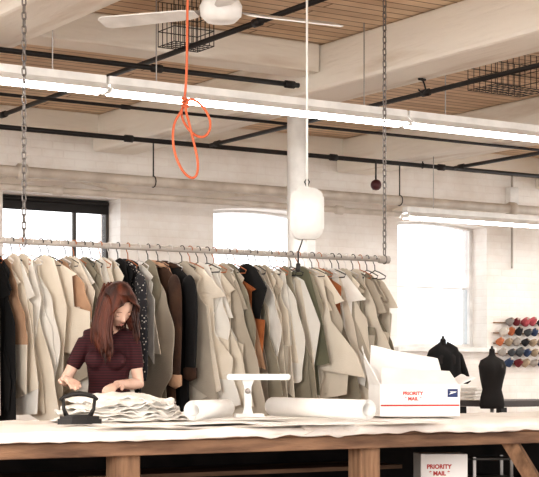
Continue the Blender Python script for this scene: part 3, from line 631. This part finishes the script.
# ---------------------------------------------------------------- back bench, dress forms, spool rack
BX0,BX1=8.2,12.5; BYc=9.75
e=empty('workbench',((BX0+BX1)/2,BYc,0)); tag(e,'long dark-topped workbench near the brick wall','workbench')
Lb=BX1-BX0
bm=B(); add_box(bm,(0,0,.89),(Lb,.6,.05),bev=.005); obj('bench_top',bm,mat('bench_dark',(0.08,0.07,0.07),.5),e)
for i in range(4):
    for yy in (-.25,.25):
        bm=B(); add_box(bm,(-Lb/2+.1+i*(Lb-.2)/3,yy,.43),(.06,.06,.86)); obj('bench_leg',bm,M_black,e)
bm=B(); add_box(bm,(0,0,.35),(Lb-.1,.5,.025)); obj('bench_shelf',bm,M_wood,e)
def dressform(px,topy,d,m,label,sc=1.0,drape=False):
    p=D(px,topy,d); z0=p.z
    e=empty('dress_form',(p.x,p.y,0),-ANG+.35); tag(e,label,'dress form')
    prof=[(.035,0),(.04,-.05),(.06,-.07),(.15,-.11),(.175,-.17),(.165,-.24),(.15,-.32),(.125,-.42),(.15,-.5),(.165,-.58),(.15,-.62)]
    bm=B(); add_lathe(bm,[(r*sc,z0+z*sc*1.15) for r,z in prof[::-1]],seg=32,sy=.68)
    for v in bm.verts:
        s=(z0-v.co.z)/sc
        if .15<s<.35 and v.co.y<0: v.co.y-=.03*sc*math.sin((s-.15)/.2*math.pi)*(abs(math.sin(2.0*math.atan2(v.co.y,v.co.x)))+.3)
    obj('torso',bm,m,e,smooth=True)
    bm=B(); add_lathe(bm,[(.036*sc,z0-.005),(.03*sc,z0+.008),(.008,z0+.012),(.010,z0+.022),(.004,z0+.03)],seg=16); obj('neck_cap',bm,M_black,e,smooth=True)
    bm=B(); add_tube(bm,[(0,0,.03),(0,0,z0-.55*sc)],.014,10)
    obj('pole',bm,M_steel,e,smooth=True)
    bm=B()
    for k_ in range(4):
        a=k_*math.pi/2+.4; add_tube(bm,[(0,0,.10),(math.cos(a)*.08,math.sin(a)*.08,.06),(math.cos(a)*.16,math.sin(a)*.16,.015)],.013,8)
    obj('stand_foot',bm,M_black,e,smooth=True)
    if drape:
        bm=B(); rings=[]
        for r,z in [(.05,-.05),(.10,-.075),(.17,-.12),(.20,-.2),(.205,-.32),(.22,-.45)]:
            rings.append([bm.verts.new((r*sc*math.cos(a)*(1+.08*math.sin(5*a+z*9)),r*.75*sc*math.sin(a)*(1+.1*math.sin(7*a)),z0+z*sc-.02*math.sin(3*a))) for a in [j*2*math.pi/32 for j in range(32)]])
        for i in range(len(rings)-1):
            for j in range(32): bm.faces.new((rings[i][j],rings[i][(j+1)%32],rings[i+1][(j+1)%32],rings[i+1][j]))
        obj('draped_jacket',bm,G['black'],e,smooth=True)
        bm=B(); add_tube(bm,[(.12*sc,0,z0-.12*sc),(.2*sc,0,z0-.2*sc),(.26*sc,-.01,z0-.36*sc),(.30*sc,-.02,z0-.5*sc)],[.03,.035,.03,.028],12); obj('sleeve',bm,G['black'],e,smooth=True)
    return e
M_form=mat('form_black_linen',(0.02,0.018,0.018),.9)
dressform(492,350,11.4,M_form,'black dress form torso on a stand beside the workbench',.60)
dressform(443,340,11.0,M_form,'dress form wearing a black draped jacket behind the box',.60,True)
c=atY(519,342,WY-.02); e=empty('spool_rack',(c.x,WY-.02,c.z)); tag(e,'wall rack of slim rails with pegs for thread cones','spool rack')
for r in range(5):
    bm=B(); add_box(bm,(0,0,.20-r*.108),(.70,.02,.012),bev=.003); obj('rack_rail',bm,M_woodv,e)
cols=[(0.50,.17,.08),(.50,.24,.22),(.28,.26,.25),(.33,.04,.04),(.05,.08,.16),(.45,.10,.12),(.66,.62,.57),(.03,.03,.035),(.45,.42,.39),(.18,.03,.04),(.09,.10,.11),(.45,.36,.26)]
cn=['orange','dusty pink','grey','red','blue','rose red','off-white','black','pale grey','burgundy','charcoal','beige']
cm=[mat('thread_%s'%n_.replace(' ','_'),c_,.95) for n_,c_ in zip(cn,cols)]
M_core=mat('spool_core',(.50,.44,.37),.9)
rs=random.Random(12)
for r in range(5):
    for q in range(6):
        x=c.x-.30+q*.112+(.03 if r%2 else 0)+rs.uniform(-.014,.014); z=c.z+.20-r*.108
        if (r==0 and q<1) or (r==4 and q in(0,)) or rs.random()<.05: continue
        bm=B(); add_tube(bm,[(0,-.01,0),(0,-.10,.045)],.004,6); obj('peg',bm,M_wood,e,loc=(x-c.x,0,z-c.z))
        kk=rs.randrange(len(cm)); sz=rs.uniform(.85,1.08)
        e2=empty('thread_spool',(x,WY-.02,z)); tag(e2,'%s cone of thread on a wall peg'%cn[kk],'thread spool',group='thread cones on the wall rack')
        bm=B(); Mx=Matrix.Translation((0,-.026,-.006))@Matrix.Rotation(rs.uniform(-.35,.5),4,'Y')@Matrix.Rotation(math.radians(rs.uniform(42,60)),4,'X')
        add_lathe(bm,[(.036*sz,.0),(.043*sz,.008),(.040*sz,.035),(.028*sz,.078*sz),(.020*sz,.086*sz)],seg=18,M=Mx); obj('thread',bm,cm[kk],e2,smooth=True)
        bm=B(); add_lathe(bm,[(.012,-.004),(.012,.092*sz),(.007,.096*sz)],seg=12,M=Mx); obj('spool_core',bm,M_core,e2,smooth=True)
r=ray(478,400); X=r.x/r.y*9.7; bm=B()
for i in range(4): add_box(bm,(0.01*(i%2),0,.013+i*.025),(.25-.01*i,.2,.023),bev=.009)
tag(obj('cloth_stack',bm,M_fab,loc=(X,9.7,.915)),'folded cream cloth stack on the workbench','fabric')
# ---------------------------------------------------------------- woman
pp=D(105,375,7.85)
W=empty('person',(pp.x,pp.y,0),-ANG-.12); tag(W,'young woman in maroon striped t-shirt leaning over fabric, looking down','person')
def remesh(bm,vox,name,m,parent,smooth_it=4):
    bmesh.ops.recalc_face_normals(bm,faces=bm.faces); me=bpy.data.meshes.new('t'); bm.to_mesh(me); bm.free(); o=bpy.data.objects.new('t',me); COL.objects.link(o)
    md=o.modifiers.new('r','REMESH'); md.mode='VOXEL'; md.voxel_size=vox
    ms=o.modifiers.new('s','SMOOTH'); ms.iterations=smooth_it; ms.factor=.5
    dg=bpy.context.evaluated_depsgraph_get(); m2=bpy.data.meshes.new_from_object(o.evaluated_get(dg)); bpy.data.objects.remove(o)
    m2.materials.clear(); m2.materials.append(m)
    for p_ in m2.polygons: p_.use_smooth=True
    q=bpy.data.objects.new(name,m2); COL.objects.link(q); q.parent=parent; return q
def chainsph(bm,pts,rad,seg=16,flat=None): add_tube(bm,pts,rad,seg,flat)
SKIN=mat('skin',(0.76,0.52,0.42),.5,(0.70,0.46,0.36),12)
HM=Matrix.Translation((.098,-.140,1.465))@Matrix.Rotation(math.radians(36),4,'Z')@Matrix.Rotation(math.radians(-4),4,'Y')@Matrix.Rotation(math.radians(42),4,'X')
bm=B()
hv=add_ell(bm,(0,0,0),(1,1,1),u=48,v=32)
for v in hv:
    x,y,z=v.co; zz=z
    sx=.066; sy=.090; sz=.110
    if z<0: 
        sx*=1-.42*(-z)**1.4; sy*=1-.12*(-z)
    X,Y,Z=x*sx,y*sy,z*sz
    if z<-.1 and y>0: Y*=1-.45*min(1,(-z))
    if y<-.3:
        for ex in (-.03,.03):
            dd=((X-ex)/.018)**2+((Z-.004)/.014)**2; Y+=.007*math.exp(-dd)
        dd=(X/.03)**2+((Z+.085)/.016)**2; Y-=.008*math.exp(-dd)
        for ex in (-.035,.035):
            dd=((X-ex)/.02)**2+((Z+.03)/.02)**2; Y-=.004*math.exp(-dd)
        dd=(X/.05)**2+((Z-.03)/.012)**2; Y-=.003*math.exp(-dd)
    v.co=HM@Vector((X,Y,Z))
def hp(x,y,z): return HM@Vector((x,y,z))
chainsph(bm,[hp(0,-.085,.012),hp(0,-.094,-.008),hp(0,-.100,-.026)],[.006,.007,.009],10)
chainsph(bm,[hp(-.010,-.090,-.029),hp(.010,-.090,-.029)],[.0055,.0055],8)
for s_ in (-1,1): add_ell(bm,(s_*.067,.008,-.005),(.008,.018,.03),M=HM,u=12,v=8)
nb=Vector((.045,-.055,1.35))
chainsph(bm,[hp(0,.03,-.04),(.060,-.08,1.39),nb,(.04,-.04,1.30)],[.046,.044,.048,.056])
chainsph(bm,[(.035,-.035,1.33),(.03,-.035,1.27),(.025,-.03,1.18),(.02,-.01,1.08),(.02,.02,.98),(.02,.04,.90),(.02,.04,.84)],[.075,.100,.106,.092,.108,.136,.12],24,((0,1,0),.74))
chainsph(bm,[(-.085,-.035,1.300),(.03,-.04,1.328),(.145,-.03,1.298)],[.040,.05,.040])
for s_ in (-1,1): add_ell(bm,(.025+s_*.053,-.096,1.195),(.045,.04,.045))
RS,RE,RW=Vector((-.088,-.035,1.290)),Vector((-.190,-.07,1.085)),Vector((-.130,-.29,1.105))
LS,LE,LW=Vector((.146,-.03,1.285)),Vector((.180,-.03,1.075)),Vector((.11,-.24,1.075))
for a_,b_,c_ in ((RS,RE,RW),(LS,LE,LW)):
    chainsph(bm,[a_,a_.lerp(b_,.35),a_.lerp(b_,.75),b_,b_.lerp(c_,.3),b_.lerp(c_,.75),c_],[.037,.034,.029,.028,.029,.022,.019])
def hand(bm,w,dirv,side,curl=1.0):
    dirv=Vector(dirv).normalized(); up=Vector((0,0,1)); lat=dirv.cross(up).normalized()*side
    chainsph(bm,[w,w+dirv*.035,w+dirv*.085],[.020,.031,.034],14,((0,0,1),.42))
    for i,(o_,l_) in enumerate(((-.027,.064),(-.009,.074),(.009,.068),(.027,.053))):
        b0=w+dirv*.075+lat*(-o_); 
        d1=(dirv-up*.1*curl).normalized(); d2=(dirv-up*.6*curl).normalized(); d3=(dirv-up*1.2*curl).normalized()
        q=[b0,b0+d1*l_*.45,b0+d1*l_*.45+d2*l_*.33,b0+d1*l_*.45+d2*l_*.33+d3*l_*.25]
        chainsph(bm,q,[.0088,.0084,.0078,.0068],10)
    b0=w+dirv*.02+lat*.022
    chainsph(bm,[b0,b0+(dirv*.7+lat*.8).normalized()*.035-up*.005,b0+(dirv*.7+lat*.8).normalized()*.035+(dirv+lat*.15-up*.3).normalized()*.035],[.013,.0105,.0085],10)
hand(bm,RW,(.6,-.75,-.22),1,1.0)
hand(bm,LW,(-.1,-.95,-.20),-1,.8)
for s_ in (-1,1):
    hx=.02+s_*.08
    chainsph(bm,[(hx,.04,.88),(hx,.03,.7),(hx+s_*.005,.02,.48),(hx,.035,.34),(hx,.05,.1),(hx,.05,.05)],[.082,.073,.05,.05,.034,.036])
    chainsph(bm,[(hx,.07,.04),(hx,.0,.045),(hx,-.08,.03),(hx,-.12,.025)],[.034,.036,.032,.02])
body=remesh(bm,.0055,'body',SKIN,W,3)
M_shirt=stripemat('maroon_striped_knit',(0.060,0.006,0.012),(0.026,0.004,0.007),75,2,.45)
bm=B()
chainsph(bm,[(.04,-.045,1.348),(.033,-.037,1.32),(.03,-.037,1.27),(.025,-.032,1.18),(.02,-.012,1.08),(.02,.02,.98),(.02,.04,.90)],[.064,.088,.107,.113,.101,.119,.146],28,((0,1,0),.77))
chainsph(bm,[(-.088,-.035,1.302),(.03,-.04,1.332),(.146,-.03,1.298)],[.045,.055,.045])
for s_ in (-1,1): add_ell(bm,(.025+s_*.053,-.102,1.195),(.050,.041,.05))
for a_,b_ in ((RS,RE),(LS,LE)): chainsph(bm,[a_,a_.lerp(b_,.3),a_.lerp(b_,.62)],[.044,.042,.038])
remesh(bm,.0065,'shirt',M_shirt,W,4)
bm=B()
chainsph(bm,[(.02,.035,1.0),(.02,.04,.92),(.02,.04,.84)],[.117,.144,.13],24,((0,1,0),.77))
for s_ in (-1,1):
    hx=.02+s_*.08
    chainsph(bm,[(hx,.04,.88),(hx,.03,.7),(hx+s_*.005,.02,.48),(hx,.035,.34),(hx,.05,.1)],[.088,.08,.058,.057,.047])
remesh(bm,.009,'trousers',mat('dark_denim',(0.03,0.035,0.06),.9),W)
for s_ in (-1,1):
    hx=.02+s_*.08; bm=B()
    chainsph(bm,[(hx,.085,.045),(hx,.0,.05),(hx,-.08,.036),(hx,-.135,.03)],[.042,.046,.042,.03],16,((0,0,1),.85)); 
    for v in bm.verts: v.co.z=max(v.co.z,.004)
    obj('shoe',bm,M_black,W,smooth=True)
# hair
M_hair=mat('auburn_hair',(0.115,0.027,0.011),.5,(0.022,0.006,0.004),26,0.2,160,(1,1,.10))
bm=B(); rh=random.Random(4)
r_=bmesh.ops.create_uvsphere(bm,u_segments=40,v_segments=28,radius=1.0)
kill=[]
for v in r_['verts']:
    x,y,z=v.co
    face = (y<-.28 and z<.58-.35*abs(x)) and abs(x)<.80
    if face or z<-.75: kill.append(v)
    v.co=HM@Vector((x*.079,(y*.102+.004),z*.121+.004))
bmesh.ops.delete(bm,geom=kill,context='VERTS')
def lock(p0,side,ln,out,fr,r=.0065):
    p0=hp(*p0); pts=[p0]; n=12
    for i in range(1,n+1):
        t=i/n; wv=.006*t*math.sin(t*8+fr*3)
        pts.append(p0+Vector((side*(out*math.sin(min(1,t*1.25)*math.pi*.55))+wv, fr*.05*math.sin(t*2.4)+wv*.5, -ln*t)))
    add_tube(bm,pts,[r*.8]+[r]*(n-2)+[r*.6,r*.2],6,((0,1,0),.8))
for i in range(320):
    s_=-1 if i%5<3 else 1
    a=rh.uniform(-.80,1.0)
    if s_<0: lock((-.071*math.cos(a*.55),.085*a-.012,.045-.03*abs(a)+rh.uniform(-.03,.03)),-1,rh.uniform(.21,.26)-.03*abs(a),rh.uniform(.008,.042),-.5*a-.2)
    else: lock((.069*math.cos(a*.55),.085*a-.012,.045-.03*abs(a)+rh.uniform(-.03,.03)),1,rh.uniform(.11,.16),rh.uniform(.0,.010),-.5*a-.2)
for i in range(130):
    a=rh.uniform(-1,1); lock((.06*a,.085,.03+rh.uniform(-.04,.05)),-.6+a*.5,rh.uniform(.17,.23),.035,.1)
for i in range(110):
    s_=-1 if i%2 else 1; t=i/110
    y0=-.098+.14*t; add_tube(bm,[hp(s_*.002,y0*.8,.119-.022*(1-t)),hp(s_*.035,y0-.006,.108-.018*(1-t)),hp(s_*.060,y0+.0,.075-.01*(1-t)),hp(s_*.072,y0+.010,.02),hp(s_*.072,y0+.014,-.04),hp(s_*.062,y0+.016,-.10)],[.003,.006,.0065,.0065,.006,.002],6)
obj('hair',bm,M_hair,W,smooth=True)
for s_ in (-1,1):
    bm=B(); add_tube(bm,[hp(s_*.016,-.088,.024),hp(s_*.03,-.088,.029),hp(s_*.044,-.079,.023)],[.0012,.0016,.0010],6); obj('eyebrow',bm,mat('brow_brown',(.22,.11,.07),.8),W,smooth=True)
    bm=B(); add_ell(bm,(s_*.029,-.071,.003),(.0110,.0110,.0080),M=HM,u=16,v=10); obj('eye',bm,mat('eyelid_skin',(0.66,0.43,0.34),.5),W,smooth=True)
    bm=B(); add_tube(bm,[hp(s_*.020,-.079,-.003),hp(s_*.029,-.0825,-.005),hp(s_*.038,-.077,-.003)],[.0008,.0012,.0008],6); obj('eyelashes',bm,mat('lash_brown',(.10,.05,.035),.8),W,smooth=True)
bm=B(); add_tube(bm,[hp(-.016,-.080,-.054),hp(-.007,-.087,-.051),hp(0,-.088,-.053),hp(.007,-.087,-.051),hp(.016,-.080,-.054)],[.0012,.003,.003,.003,.0012],8)
add_tube(bm,[hp(-.012,-.081,-.058),hp(0,-.086,-.061),hp(.012,-.081,-.058)],[.0012,.004,.0012],8); obj('lips',bm,mat('lip_rose',(.58,.28,.23),.5),W,smooth=True)
# ---------------------------------------------------------------- light
w=bpy.data.worlds.new('world'); S.world=w; w.use_nodes=True; nt=w.node_tree; bg=nt.nodes['Background']
bg.inputs[0].default_value=(1.0,0.98,0.95,1); bg.inputs[1].default_value=2.3
def area(loc,target,size,sy,power,col):
    l=bpy.data.lights.new('area','AREA'); l.shape='RECTANGLE'; l.size=size; l.size_y=sy; l.energy=power; l.color=col
    o=bpy.data.objects.new('area_light',l); COL.objects.link(o); o.location=loc
    o.rotation_euler=(Vector(target)-Vector(loc)).to_track_quat('-Z','Y').to_euler()
area((-2.5,1.0,2.4),(5,8,1.6),3.0,2.0,280,(1.0,.95,.89))  # unseen fill light added beside the camera on its left
S.view_settings.view_transform='Standard'
try: S.view_settings.look='Medium High Contrast'
except Exception as ex:
    print('look',ex); S.view_settings.look='None'
S.view_settings.exposure=0.0
